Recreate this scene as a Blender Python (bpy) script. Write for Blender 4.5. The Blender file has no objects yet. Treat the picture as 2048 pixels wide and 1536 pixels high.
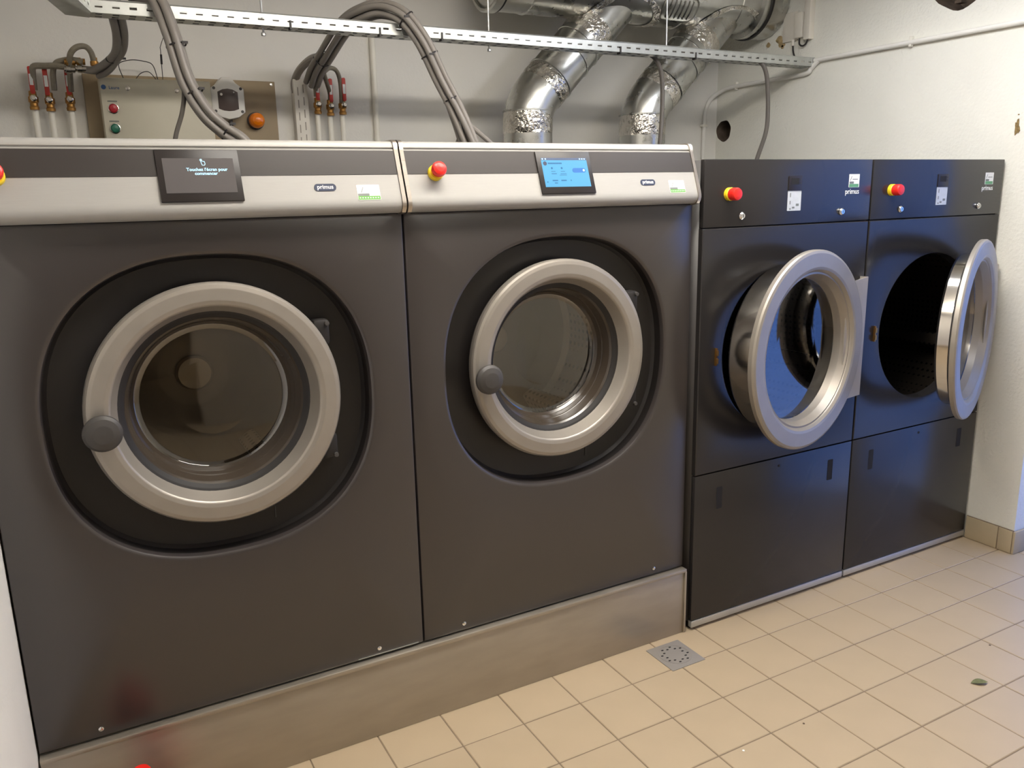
import bpy, bmesh, math, random
from mathutils import Vector, Matrix
random.seed(7)
S = bpy.context.scene
C = S.collection

# ------------------------------------------------------------------ camera, world, lights, exposure
cam_d = bpy.data.cameras.new('camera'); cam = bpy.data.objects.new('camera', cam_d); C.objects.link(cam)
YAW, PIT, ROL = math.radians(28.393), math.radians(13.087), math.radians(-1.2606)
fw = Vector((math.sin(YAW)*math.cos(PIT), math.cos(YAW)*math.cos(PIT), -math.sin(PIT)))
rt = Vector((math.cos(YAW), -math.sin(YAW), 0)); up = rt.cross(fw)
r2 = rt*math.cos(ROL) + up*math.sin(ROL); u2 = -rt*math.sin(ROL) + up*math.cos(ROL)
cam.matrix_world = Matrix(((r2.x, u2.x, -fw.x, -0.8058), (r2.y, u2.y, -fw.y, -2.0729), (r2.z, u2.z, -fw.z, 1.5508), (0, 0, 0, 1)))
cam_d.sensor_width = 36; cam_d.lens = 1633.55/2048*36; cam_d.clip_start = .02
S.camera = cam
SKY = (0.17, 0.35, 1.0); SKY_STRENGTH = 2.1
w = bpy.data.worlds.new('daylight'); S.world = w; w.use_nodes = True
w.node_tree.nodes['Background'].inputs[0].default_value = (*SKY, 1)
w.node_tree.nodes['Background'].inputs[1].default_value = SKY_STRENGTH
pl = bpy.data.lights.new('doorway_portal', 'AREA'); pl.shape = 'RECTANGLE'; pl.size = 1.15; pl.size_y = 2.1; pl.cycles.is_portal = True
po = bpy.data.objects.new('doorway_portal', pl); C.objects.link(po)
po.location = (2.83, -.80, 1.05); po.rotation_euler = (0, math.radians(90), 0)
po.rotation_euler = Vector((-1, 0, 0)).to_track_quat('-Z', 'Z').to_euler()
LAMP_A = ((1.0, .94, .85), 41.)      # colour, emission of the tube diffuser over the washers
LAMP_B = ((1.0, 1.04, 1.12), 20.)      # the one near the right wall
FILL_C = ((1.0, .93, .84), 9.5)      # fill light added behind the viewpoint, no known fitting there
S.view_settings.view_transform = 'Standard'; S.view_settings.look = 'None'
S.view_settings.exposure = 0.0; S.view_settings.gamma = 1.0; S.view_settings.use_curve_mapping = False

# ------------------------------------------------------------------ materials
def srgb(*c):
    return tuple(((v/255)/12.92 if v/255 <= .04045 else ((v/255+.055)/1.055)**2.4) for v in c)
def mat(name, col, rough=.5, metal=0., var=.06, vscale=8., bump=0., bscale=60., stretch=None, rvar=0., spec=.5, emit=None, estr=0., coat=0., dist=.002):
    m = bpy.data.materials.new(name); m.use_nodes = True
    nt = m.node_tree; b = nt.nodes['Principled BSDF']; L = nt.links.new
    tc = nt.nodes.new('ShaderNodeTexCoord'); mp = nt.nodes.new('ShaderNodeMapping'); L(tc.outputs['Object'], mp.inputs[0])
    if stretch: mp.inputs['Scale'].default_value = stretch
    n = nt.nodes.new('ShaderNodeTexNoise'); n.inputs['Scale'].default_value = vscale; n.inputs['Detail'].default_value = 4
    L(mp.outputs[0], n.inputs[0])
    mr = nt.nodes.new('ShaderNodeMapRange'); mr.inputs[1].default_value = .3; mr.inputs[2].default_value = .7
    mr.inputs[3].default_value = 1-var; mr.inputs[4].default_value = 1+var; L(n.outputs[0], mr.inputs[0])
    mx = nt.nodes.new('ShaderNodeMix'); mx.data_type = 'RGBA'; mx.blend_type = 'MULTIPLY'; mx.inputs[0].default_value = 1
    mx.inputs[6].default_value = (*col, 1); L(mr.outputs[0], mx.inputs[7])
    L(mx.outputs[2], b.inputs['Base Color'])
    b.inputs['Roughness'].default_value = rough; b.inputs['Metallic'].default_value = metal
    b.inputs['Specular IOR Level'].default_value = spec; b.inputs['Coat Weight'].default_value = coat
    if rvar:
        r = nt.nodes.new('ShaderNodeMapRange'); r.inputs[1].default_value = .3; r.inputs[2].default_value = .7
        r.inputs[3].default_value = max(.02, rough-rvar); r.inputs[4].default_value = rough+rvar
        L(n.outputs[0], r.inputs[0]); L(r.outputs[0], b.inputs['Roughness'])
    if bump:
        n2 = nt.nodes.new('ShaderNodeTexNoise'); n2.inputs['Scale'].default_value = bscale; n2.inputs['Detail'].default_value = 3
        L(mp.outputs[0], n2.inputs[0])
        bp = nt.nodes.new('ShaderNodeBump'); bp.inputs['Strength'].default_value = bump; bp.inputs['Distance'].default_value = dist
        L(n2.outputs[0], bp.inputs['Height']); L(bp.outputs[0], b.inputs['Normal'])
    if emit:
        b.inputs['Emission Color'].default_value = (*emit, 1); b.inputs['Emission Strength'].default_value = estr
    return m
def glass_mat(name, tint=(.93, .95, .94), f0=.08):
    m = bpy.data.materials.new(name); m.use_nodes = True; nt = m.node_tree; nt.nodes.clear(); L = nt.links.new
    o = nt.nodes.new('ShaderNodeOutputMaterial'); mx = nt.nodes.new('ShaderNodeMixShader')
    t = nt.nodes.new('ShaderNodeBsdfTransparent'); t.inputs[0].default_value = (*tint, 1)
    g = nt.nodes.new('ShaderNodeBsdfGlossy'); g.inputs['Roughness'].default_value = .03; g.inputs[0].default_value = (.95, .95, .95, 1)
    ge = nt.nodes.new('ShaderNodeNewGeometry'); dt = nt.nodes.new('ShaderNodeVectorMath'); dt.operation = 'DOT_PRODUCT'
    L(ge.outputs['Normal'], dt.inputs[0]); L(ge.outputs['Incoming'], dt.inputs[1])
    def op(kind, a, b=None):
        n = nt.nodes.new('ShaderNodeMath'); n.operation = kind
        for i, v in enumerate((a, b)):
            if v is None: continue
            if isinstance(v, (int, float)): n.inputs[i].default_value = v
            else: L(v, n.inputs[i])
        return n.outputs[0]
    sch = op('POWER', op('SUBTRACT', 1.0, op('ABSOLUTE', dt.outputs['Value'])), 5.0)      # Schlick's Fresnel, same from both sides
    L(op('ADD', f0, op('MULTIPLY', sch, 1-f0)), mx.inputs[0]); L(t.outputs[0], mx.inputs[1]); L(g.outputs[0], mx.inputs[2]); L(mx.outputs[0], o.inputs[0])
    return m
def perforated(name, col, rough, metal, scale):
    m = mat(name, col, rough, metal); nt = m.node_tree; b = nt.nodes['Principled BSDF']; L = nt.links.new
    tc = nt.nodes.new('ShaderNodeTexCoord'); v = nt.nodes.new('ShaderNodeTexVoronoi'); v.inputs['Scale'].default_value = scale; v.inputs['Randomness'].default_value = 0.
    L(tc.outputs['Object'], v.inputs[0])
    r = nt.nodes.new('ShaderNodeValToRGB'); r.color_ramp.elements[0].position = .22; r.color_ramp.elements[1].position = .30
    r.color_ramp.elements[0].color = (.01, .01, .01, 1); r.color_ramp.elements[1].color = (*col, 1)
    L(v.outputs['Distance'], r.inputs[0]); L(r.outputs[0], b.inputs['Base Color'])
    return m
M = {}
M['wall'] = mat('painted_wall', srgb(226, 223, 216), .75, var=.03, vscale=2.5, bump=.35, bscale=90)
M['wall_rough'] = mat('rough_painted_wall', srgb(228, 226, 216), .7, var=.03, vscale=3, bump=.8, bscale=75, dist=.004)
M['ceiling'] = mat('ceiling_paint', srgb(228, 224, 214), .8, var=.02)
M['hole'] = mat('raw_masonry', srgb(92, 78, 66), .9, var=.35, vscale=22, bump=.8, bscale=40)
M['tile'] = mat('beige_floor_tile', srgb(180, 161, 133), .42, var=.035, vscale=5, bump=.08, bscale=160)
M['grout'] = mat('floor_grout', srgb(128, 112, 92), .85, var=.12, vscale=30, bump=.3, bscale=200)
M['skirt'] = mat('skirting_tile', srgb(178, 162, 134), .5, var=.05, vscale=8)
M['panel'] = mat('anthracite_lacquer', srgb(56, 51, 50), .30, var=.03, vscale=3, bump=.03, bscale=500, spec=.9)
M['dryer'] = mat('anthracite_lacquer_dryer', srgb(42, 40, 40), .25, var=.03, vscale=3, bump=.02, bscale=500, spec=.45)
M['recess'] = mat('dark_recess', srgb(30, 27, 26), .38, var=.04)  # recess surface darker than the front panel around it
M['side'] = mat('dark_cabinet_side', srgb(50, 47, 46), .5)
M['black'] = mat('black_rubber', srgb(30, 27, 26), .6, var=.1)
M['gap'] = mat('shadow_gap_plastic', srgb(22, 20, 20), .8)
M['steel'] = mat('brushed_steel', srgb(196, 188, 178), .33, 1., var=.05, vscale=40, stretch=(.6, 30, 30), rvar=.06)
M['steel_face'] = mat('brushed_steel_fascia', srgb(162, 160, 156), .5, .15, var=.03, vscale=40, stretch=(.6, 30, 30), rvar=.05, spec=.3)
M['ring'] = mat('satin_silver_ring', srgb(158, 151, 142), .42, .5, var=.03, vscale=20)
M['polish'] = mat('polished_steel', srgb(205, 200, 192), .12, 1., var=.04, vscale=5)
M['plinth'] = mat('sheet_steel_plinth', srgb(168, 160, 147), .40, .68, var=.07, vscale=6, stretch=(1, 4, 4), rvar=.05)
M['galv'] = mat('galvanised_duct', srgb(190, 190, 185), .30, 1., var=.08, vscale=16, rvar=.05, bump=.03, bscale=14, dist=.006)
M['tape'] = mat('crumpled_foil_tape', srgb(214, 210, 202), .2, 1., var=.08, vscale=20, bump=1., bscale=38, dist=.012)
M['tray'] = mat('galvanised_tray', srgb(190, 192, 188), .38, .7, var=.08, vscale=25)
M['alu'] = mat('aluminium_strip', srgb(190, 190, 188), .4, .7)
M['chrome'] = mat('chrome', srgb(225, 225, 225), .12, 1.)
M['bracket'] = mat('grey_bracket_paint', srgb(176, 168, 158), .45, .4)
M['knob'] = mat('grey_soft_plastic', srgb(66, 63, 61), .5)
M['drum'] = perforated('perforated_drum_steel', srgb(150, 142, 132), .3, .9, 38)
M['drum_dark'] = perforated('dryer_drum_steel', srgb(82, 74, 66), .28, .9, 42)
M['bowl'] = mat('smoky_bowl_wall', srgb(66, 58, 50), .16, var=.06, vscale=4, spec=.45)
M['hub_dark'] = mat('drum_back_steel', srgb(150, 138, 120), .45, .75)
M['hub'] = mat('drum_hub_steel', srgb(200, 186, 160), .4, .6)
M['glass'] = glass_mat('porthole_glass', (.78, .76, .72), .18)
M['glass_d'] = glass_mat('dryer_glass', (.76, .77, .79), .15)
M['band'] = mat('dark_decor_band', srgb(50, 45, 43), .42, var=.03, spec=.4)
M['bezel'] = mat('black_screen_bezel', srgb(36, 31, 30), .4, spec=.35)
M['scr_off'] = mat('dim_screen', srgb(60, 56, 55), .25, emit=srgb(92, 86, 84), estr=.62)
M['scr_blue'] = mat('lit_blue_screen', srgb(40, 90, 120), .25, emit=srgb(104, 176, 222), estr=.78)
M['scr_txt'] = mat('lit_screen_lettering', srgb(150, 200, 230), .3, emit=srgb(178, 226, 246), estr=.9)
M['scr_dark'] = mat('dark_screen_lettering', srgb(20, 70, 110), .3, emit=srgb(40, 105, 150), estr=.6)
M['scr_btn'] = mat('screen_button', srgb(30, 70, 130), .3, emit=srgb(48, 112, 170), estr=.8)
M['scr_bar'] = mat('screen_status_bar', srgb(50, 60, 80), .3, emit=srgb(78, 92, 122), estr=.7)
M['navy'] = mat('navy_badge', srgb(40, 48, 72), .35)
M['white'] = mat('white_print', srgb(235, 235, 232), .5)
M['greyprint'] = mat('grey_print', srgb(112, 116, 112), .5)
M['green'] = mat('green_print', srgb(96, 160, 66), .5)
M['teal'] = mat('green_print_dryer', srgb(96, 158, 112), .5)
M['label'] = mat('pale_grey_label', srgb(196, 200, 204), .45, var=.05, vscale=60)
M['red'] = mat('red_plastic', srgb(226, 40, 30), .38, spec=.5)
M['yellow'] = mat('yellow_plastic', srgb(238, 206, 40), .45)
M['hose'] = mat('grey_hose', srgb(138, 132, 126), .42, var=.05, vscale=6)
M['hose_dark'] = mat('dark_grey_cable', srgb(92, 86, 80), .5)
M['hose_tan'] = mat('braided_hose', srgb(132, 124, 108), .55, var=.12, vscale=60, bump=.4, bscale=220)
M['tie'] = mat('black_cable_tie', srgb(44, 40, 40), .5)
M['pvc'] = mat('white_pipe', srgb(232, 228, 216), .45)
M['brass'] = mat('brass_fitting', srgb(172, 128, 70), .35, .85, var=.12, vscale=30)
M['nut'] = mat('nickel_nut', srgb(196, 192, 186), .25, 1.)
M['valve_red'] = mat('red_valve_lever', srgb(186, 48, 34), .45)
M['board'] = mat('beige_backboard', srgb(150, 132, 104), .6, var=.04)
M['boxface'] = mat('pale_grey_enclosure', srgb(196, 190, 170), .5, var=.03)
M['iso'] = mat('light_grey_plastic', srgb(224, 221, 214), .45)
M['brownwin'] = mat('smoked_window', srgb(82, 70, 66), .25)
M['btn_red'] = mat('red_button', srgb(176, 32, 44), .3)
M['btn_green'] = mat('green_button', srgb(36, 110, 86), .3)
M['blue'] = mat('blue_print', srgb(52, 90, 140), .5)
M['amber'] = mat('amber_lens', srgb(226, 120, 10), .15, coat=.6)
M['trunk'] = mat('white_trunking', srgb(222, 216, 204), .5)
M['slot'] = mat('trunking_slot_shadow', srgb(158, 150, 138), .7)
M['drain'] = mat('grey_drain_plastic', srgb(138, 132, 126), .5, var=.04)
M['leaf'] = mat('dry_green_leaf', srgb(104, 106, 66), .7, var=.25, vscale=60)
M['stain'] = mat('brown_stain', srgb(168, 146, 106), .8, var=.3, vscale=60)
M['chip'] = mat('chipped_plaster', srgb(128, 106, 66), .85, var=.4, vscale=120, bump=.8, bscale=120)
M['pave'] = mat('outdoor_paving', srgb(232, 233, 236), .8, var=.1)
M['dark_backing'] = mat('dark_reflection_backing', srgb(52, 44, 40), .8)  # darkness for the glass reflection put into the wall colour
M['housing'] = mat('white_lamp_housing', srgb(230, 230, 226), .5)
M['lampA'] = mat('lit_diffuser_warm', (.8, .8, .8), .5, emit=LAMP_A[0], estr=LAMP_A[1])
M['fillC'] = mat('fill_diffuser_rear', (.8, .8, .8), .5, emit=FILL_C[0], estr=FILL_C[1])
M['lampB'] = mat('lit_diffuser_neutral', (.8, .8, .8), .5, emit=LAMP_B[0], estr=LAMP_B[1])

# ------------------------------------------------------------------ helpers
def link(name, me, m, parent=None, loc=None, rotz=0., mtx=None, smooth=True, kind=None, label=None):
    o = bpy.data.objects.new(name, me); C.objects.link(o)
    if m is not None and not me.materials: me.materials.append(M[m] if isinstance(m, str) else m)
    if parent: o.parent = parent
    if mtx is not None: o.matrix_local = mtx
    else:
        if loc: o.location = loc
        if rotz: o.rotation_euler = (0, 0, rotz)
    if smooth and len(me.polygons):
        try: me.shade_smooth(); me.set_sharp_from_angle(angle=math.radians(32))
        except Exception: pass
    if kind: o['kind'] = kind
    if label: o['label'] = label
    return o
def mesh(name, vs, fs, m, parent=None, **k):
    me = bpy.data.meshes.new(name); me.from_pydata(vs, [], fs); me.validate(); me.update()
    bm = bmesh.new(); bm.from_mesh(me); bmesh.ops.recalc_face_normals(bm, faces=bm.faces); bm.to_mesh(me); bm.free()
    return link(name, me, m, parent, **k)
def boxdata(x0, x1, y0, y1, z0, z1):
    v = [(x, y, z) for x in (x0, x1) for y in (y0, y1) for z in (z0, z1)]
    f = [(0, 1, 3, 2), (4, 6, 7, 5), (0, 4, 5, 1), (2, 3, 7, 6), (0, 2, 6, 4), (1, 5, 7, 3)]
    return v, f
def box(name, x0, x1, y0, y1, z0, z1, m, parent=None, bev=0., seg=2, **k):
    v, f = boxdata(x0, x1, y0, y1, z0, z1)
    bm = bmesh.new(); vv = [bm.verts.new(p) for p in v]
    for q in f: bm.faces.new([vv[i] for i in q])
    bmesh.ops.recalc_face_normals(bm, faces=bm.faces)
    if bev: bmesh.ops.bevel(bm, geom=list(bm.edges), offset=bev, segments=seg, affect='EDGES', profile=.5)
    me = bpy.data.meshes.new(name); bm.to_mesh(me); bm.free()
    return link(name, me, m, parent, **k)
def boxes(name, lst, m, parent=None, **k):
    V, F = [], []
    for b in lst:
        v, f = boxdata(*b); n = len(V); V += v; F += [tuple(i+n for i in q) for q in f]
    return mesh(name, V, F, m, parent, **k)
AX = {'x': lambda r, a, t: (t, r*math.cos(a), r*math.sin(a)), 'y': lambda r, a, t: (r*math.cos(a), t, r*math.sin(a)), 'z': lambda r, a, t: (r*math.cos(a), r*math.sin(a), t)}
def lathe(name, prof, m, parent=None, axis='y', c=(0, 0, 0), n=64, closed=False, **k):
    V, F = [], []; g = AX[axis]; rows = []; pp = []
    seq = list(prof)+([prof[0]] if closed else [])
    for (a0, b0), (a1, b1) in zip(seq, seq[1:]):
        pp.append((a0, b0)); d = math.hypot(a1-a0, b1-b0)
        if d > .008:
            e = min(.15, .0015/d); pp += [(a0+(a1-a0)*e, b0+(b1-b0)*e), (a0+(a1-a0)*(1-e), b0+(b1-b0)*(1-e))]
    if not closed: pp.append(prof[-1])
    prof = pp
    for r, t in prof:
        if r < 1e-6: p = g(0, 0, t); V.append((p[0]+c[0], p[1]+c[1], p[2]+c[2])); rows.append([len(V)-1])
        else:
            rows.append([])
            for i in range(n):
                p = g(r, 2*math.pi*i/n, t); V.append((p[0]+c[0], p[1]+c[1], p[2]+c[2])); rows[-1].append(len(V)-1)
    prs = list(zip(rows, rows[1:])) + ([(rows[-1], rows[0])] if closed else [])
    for a, b in prs:
        for i in range(n):
            j = (i+1) % n
            if len(a) == 1 and len(b) == 1: continue
            if len(a) == 1: F.append((a[0], b[i], b[j]))
            elif len(b) == 1: F.append((a[i], b[0], a[j]))
            else: F.append((a[i], b[i], b[j], a[j]))
    return mesh(name, V, F, m, parent, **k)
def catmull(pts, sub=8):
    P = [Vector(p) for p in pts]; P = [2*P[0]-P[1]] + P + [2*P[-1]-P[-2]]; out = []
    for i in range(1, len(P)-2):
        a, b, c, d = P[i-1:i+3]
        for s in range(sub):
            t = s/sub
            out.append(.5*((2*b)+(c-a)*t+(2*a-5*b+4*c-d)*t*t+(3*b-a-3*c+d)*t**3))
    out.append(P[-2]); return out
def frames(Q):
    T = [((Q[min(i+1, len(Q)-1)]-Q[max(i-1, 0)]).normalized()) for i in range(len(Q))]
    ref = Vector((0, 1, 0)) if abs(T[0].y) < .9 else Vector((1, 0, 0))
    N = [(ref-T[0]*ref.dot(T[0])).normalized()]
    for i in range(1, len(Q)):
        v = N[-1]-T[i]*N[-1].dot(T[i]); N.append(v.normalized())
    return T, N, [T[i].cross(N[i]) for i in range(len(Q))]
def tubedata(Q, r, n=10, cap=True):
    T, N, B = frames(Q); V, F = [], []
    for i, q in enumerate(Q):
        rr = r[i] if isinstance(r, (list, tuple)) else r
        for k in range(n):
            a = 2*math.pi*k/n; V.append(tuple(q+rr*(math.cos(a)*N[i]+math.sin(a)*B[i])))
    for i in range(len(Q)-1):
        for k in range(n):
            l = (k+1) % n; F.append((i*n+k, i*n+l, (i+1)*n+l, (i+1)*n+k))
    if cap: F += [tuple(range(n))[::-1], tuple(range((len(Q)-1)*n, len(Q)*n))]
    return V, F
def tube(name, pts, r, m, parent=None, sub=8, n=10, straight=False, **k):
    Q = [Vector(p) for p in pts] if straight else catmull(pts, sub)
    return mesh(name, *tubedata(Q, r, n), m, parent, **k)
def offset_path(pts, a, b, sub=8):
    Q = catmull(pts, sub); T, N, B = frames(Q)
    return [q+a*N[i]+b*B[i] for i, q in enumerate(Q)]
def text(name, s, size, m, parent, mtx, align='CENTER', bold=0., ext=.0003, sx=1.):
    cu = bpy.data.curves.new(name, 'FONT'); cu.body = s; cu.size = size; cu.align_x = align; cu.align_y = 'CENTER'
    cu.extrude = ext; cu.offset = bold; cu.resolution_u = 3
    t = bpy.data.objects.new(name, cu); C.objects.link(t); bpy.context.view_layer.update()
    me = bpy.data.meshes.new_from_object(t.evaluated_get(bpy.context.evaluated_depsgraph_get()))
    bpy.data.objects.remove(t); bpy.data.curves.remove(cu); me.materials.clear()
    if sx != 1: me.transform(Matrix.Diagonal((sx, 1, 1, 1)))
    return link(name, me, m, parent, mtx=mtx, smooth=False)
def prism(name, poly, t, m, parent, mtx=None, bev=0., **k):     # polygon in local XY, thickness along +Z
    n = len(poly); V = [(x, y, 0) for x, y in poly]+[(x, y, t) for x, y in poly]
    F = [tuple(range(n))[::-1], tuple(range(n, 2*n))]+[(i, (i+1) % n, n+(i+1) % n, n+i) for i in range(n)]
    bm = bmesh.new(); vv = [bm.verts.new(p) for p in V]
    for q in F: bm.faces.new([vv[i] for i in q])
    bmesh.ops.recalc_face_normals(bm, faces=bm.faces)
    if bev: bmesh.ops.bevel(bm, geom=[e for e in bm.edges if all(v.co.z > t-1e-6 for v in e.verts)], offset=bev, segments=2, affect='EDGES', profile=.5)
    me = bpy.data.meshes.new(name); bm.to_mesh(me); bm.free()
    return link(name, me, m, parent, mtx=mtx, **k)
def rrect(w, h, r, n=5, cx=0, cy=0):
    o = []
    for sx, sy, a0 in ((1, 1, 0), (-1, 1, 90), (-1, -1, 180), (1, -1, 270)):
        for i in range(n+1):
            a = math.radians(a0+90*i/n); o.append((cx+sx*(w/2-r)+r*math.cos(a), cy+sy*(h/2-r)+r*math.sin(a)))
    return o
def ring2d(r, n=20, cx=0, cy=0): return [(cx+r*math.cos(2*math.pi*i/n), cy+r*math.sin(2*math.pi*i/n)) for i in range(n)]
def facing(x, y, z, tilt=0.):      # local XY plane facing -Y (tilted back by tilt), local Z outward
    return Matrix.Translation((x, y, z)) @ Matrix.Rotation(math.radians(90)-tilt, 4, 'X')
def thing(name, label, cat, loc=(0, 0, 0), rotz=0., group=None):
    o = bpy.data.objects.new(name, None); C.objects.link(o); o.location = loc; o.rotation_euler = (0, 0, rotz)
    o.empty_display_size = .1; tag(o, label, cat, group); return o
def tag(o, label, cat, group=None):
    o['label'] = label; o['category'] = cat
    if group: o['group'] = group
    return o
def struct(o): o['kind'] = 'structure'; return o
def boolean_cut(o, cutters):
    for c in cutters:
        md = o.modifiers.new('cut', 'BOOLEAN'); md.operation = 'DIFFERENCE'; md.object = c; md.solver = 'EXACT'
    bpy.context.view_layer.update()
    me = bpy.data.meshes.new_from_object(o.evaluated_get(bpy.context.evaluated_depsgraph_get()))
    o.modifiers.clear(); old = o.data; o.data = me; bpy.data.meshes.remove(old)
    for c in cutters: bpy.data.objects.remove(c)
    return o

# ------------------------------------------------------------------ the room
XL, XR, YB, YF, ZC = -1.012, 2.612, 1.695, -3.7, 2.72
T_S, T_X, T_Y = .2011, 1.0377, -.1789
floor = struct(box('floor', XL-.2, 3.0, YF-1.6, YB+.2, -.12, -.002, 'grout'))
floor['label'] = 'square beige floor tiles with dark grout'
tile_v, tile_f = boxdata(-.0985, .0985, -.0985, .0985, -.006, 0)
bm = bmesh.new(); vv = [bm.verts.new(p) for p in tile_v]
for q in tile_f: bm.faces.new([vv[i] for i in q])
bmesh.ops.recalc_face_normals(bm, faces=bm.faces)
bmesh.ops.bevel(bm, geom=[e for e in bm.edges if all(v.co.z > -1e-6 for v in e.verts)], offset=.0016, segments=1, affect='EDGES')
tile_me = bpy.data.meshes.new('tile'); bm.to_mesh(tile_me); bm.free(); tile_me.materials.append(M['tile'])
rest = []
for i in range(-11, 9):
    for j in range(-9, 20):
        x = T_X+(i+.5)*T_S; y = T_Y-(j+.5)*T_S
        if x < XL-.05 or x > 2.9 or y < YF-.1 or y > YB: continue
        if x > 2.55 and not (-1.36 < y < -.2): continue
        if -1.75 < y < .03 and x > -.15 - (y+.2)*.0 and x > .2+.9*(-y-1.4):
            link('tile', tile_me, None, floor, loc=(x, y, random.uniform(-.0004, .0004)), smooth=False)
        else: rest.append((x-.0985, x+.0985, y-.0985, y+.0985, -.006, 0))
boxes('far_tile', rest, 'tile', floor, kind='stuff', smooth=False)
struct(box('ceiling', XL-.2, 3.0, YF-1.6, YB+.2, ZC, ZC+.12, 'ceiling'))
struct(box('wall_back', XL-.2, XR+.2, YB, YB+.2, -.1, ZC, 'wall'))
struct(box('wall_left', XL-.2, XL, YF-1.6, YB, -.1, ZC, 'wall'))
wr = struct(box('wall_right', XR, XR+.2, YF-1.6, YB, -.1, ZC, 'wall_rough'))
def cyl(c, r, x0, x1, n=40):
    V, F = [], []
    for x in (x0, x1):
        for k in range(n):
            a = 2*math.pi*k/n; rr = r*(1+.035*math.sin(3*a+1)+.02*math.sin(7*a)); V.append((x, c[0]+rr*math.cos(a), c[1]+rr*math.sin(a)))
    F = [tuple(range(n)), tuple(range(n, 2*n))]+[(k, (k+1) % n, n+(k+1) % n, n+k) for k in range(n)]
    return mesh('cutter', V, F, 'hole')
boolean_cut(wr, [box('cutter', XR-.1, XR+.4, -1.36, -.231, -.5, 2.1, 'wall_rough'), cyl((1.632, 1.877), .058, XR-.1, XR+.16), cyl((.255, 2.398), .135, XR-.1, XR+.17)])
wr.data.materials.clear(); wr.data.materials.append(M['wall_rough']); wr.data.materials.append(M['hole'])
for p in wr.data.polygons:
    cc = p.center
    inh = any(math.hypot(cc.y-a, cc.z-b) < r+.01 for a, b, r in ((1.632, 1.877, .062), (.255, 2.398, .142)))
    p.material_index = 1 if (inh and cc.x > XR+.005) else 0
    p.use_smooth = False
debris = []
for k in range(7):
    a = random.uniform(3.6, 5.8); s = random.uniform(.012, .03); y = .255+.10*math.cos(a); z = 2.398+.10*math.sin(a)
    debris.append((XR+.03, XR+.05+s, y-s, y+s, z-s*.4, z+s*.4))
boxes('rubble', debris, 'hole', wr, kind='stuff')
V = []; n = 16; rr = [.010, .013, .017, .012, .019, .022, .016, .012, .018, .024, .02, .014, .016, .021, .015, .011]
for x in (XR-.004, XR+.002):
    for k in range(n): V.append((x, -.048+.55*rr[k]*math.cos(2*math.pi*k/n)*1.1, 1.768+1.6*rr[k]*math.sin(2*math.pi*k/n)))
mesh('plaster_chip', V, [tuple(range(n)), tuple(range(n, 2*n))]+[(k, (k+1) % n, n+(k+1) % n, n+k) for k in range(n)], 'chip', wr, label='chipped patch of plaster')
box('plaster_chip', XR-.002, XR+.002, -.052, -.046, 1.814, 1.819, 'chip', wr, bev=.001, label='tiny chipped spot')
for k in range(9):          # stained plaster around the duct outlet
    a, b = random.uniform(1.14, 1.36), random.uniform(2.26, 2.42); s = random.uniform(.006, .022); n = 9
    V = [(x, a+s*random.uniform(.6, 1.3)*math.cos(2*math.pi*q/n), b+s*random.uniform(.6, 1.2)*math.sin(2*math.pi*q/n)) for x in (XR-.0015, XR+.001) for q in range(n)]
    mesh('plaster_stain', V, [tuple(range(n)), tuple(range(n, 2*n))]+[(q, (q+1) % n, n+(q+1) % n, n+q) for q in range(n)], 'stain', wr)
wf = struct(box('wall_front', XL, XR, YF-.15, YF, -.1, ZC, 'wall'))
boolean_cut(wf, [box('cutter', -1.2, -.05, YF-.3, YF+.1, -.5, 2.1, 'wall')])  # opening added so that the left porthole reflects something dark
struct(box('added_dark_wall', XL-.2, XR+.2, YF-1.6, YF-1.5, -.1, ZC, 'dark_backing'))  # unseen dark wall added behind the opening, to darken the porthole reflection
struct(box('pavement', 3.0, 9.0, -6, 5, -.12, -.01, 'pave'))
bb = struct(box('baseboard_right', XR-.007, XR, -.233, -.024, 0, .104, 'grout'))
bw = [(-.231, -.172), (-.168, -.026)]
for a, b in bw: box('tile', XR-.012, XR-.004, a, b, .002, .102, 'skirt', bb, bev=.0015)
for k in range(2):
    a = XR-.010+k*.102
    box('tile', a, a+.099, -.243, -.233, .002, .102, 'skirt', bb, bev=.0015)
for k in range(8): box('tile', XR-.012, XR-.001, -1.372-.2011*(k+1)+.003, -1.372-.2011*k, .002, .102, 'skirt', bb, bev=.0015)
bl = struct(box('baseboard_left', XL, XL+.004, -1.9, -.03, 0, .10, 'grout'))
for k in range(9): box('tile', XL+.001, XL+.011, -.03-.2011*(k+1)+.003, -.03-.2011*k, .002, .1, 'skirt', bl, bev=.0015)

# ------------------------------------------------------------------ ceiling lamps and an added fill light (out of frame)
def ceiling_lamp(x0, x1, y0, y1, z, dm, label, rods):
    t = thing('ceiling_light', label, 'ceiling light', ((x0+x1)/2, (y0+y1)/2, z)); cx, cy = (x0+x1)/2, (y0+y1)/2; a, b = (x1-x0)/2, (y1-y0)/2
    box('housing', -a, a, -b, b, .012, .07, 'housing', t, bev=.006)
    box('diffuser', -a+.015, a-.015, -b+.015, b-.015, -.012, .014, dm, t, bev=.01)
    if z+.07 < ZC-.01:
        for s in (-1, 1): tube('hanger_rod', [(s*a*.7 if a > b else 0, s*b*.7 if b > a else 0, .07), (s*a*.7 if a > b else 0, s*b*.7 if b > a else 0, ZC-z)], .004, 'alu', t, straight=True)
ceiling_lamp(-.30, 1.35, -.70, -.40, ZC-.07, 'lampA', 'long ceiling light with warm diffuser in front of the washing machines', True)
ceiling_lamp(.30, 1.60, -2.75, -2.43, ZC-.07, 'fillC', 'added fill light under the ceiling behind the viewpoint', True)
ceiling_lamp(1.60, 1.84, -.95, .40, 2.56, 'lampB', 'hanging ceiling light near the right wall in front of the dryers', True)

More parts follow.
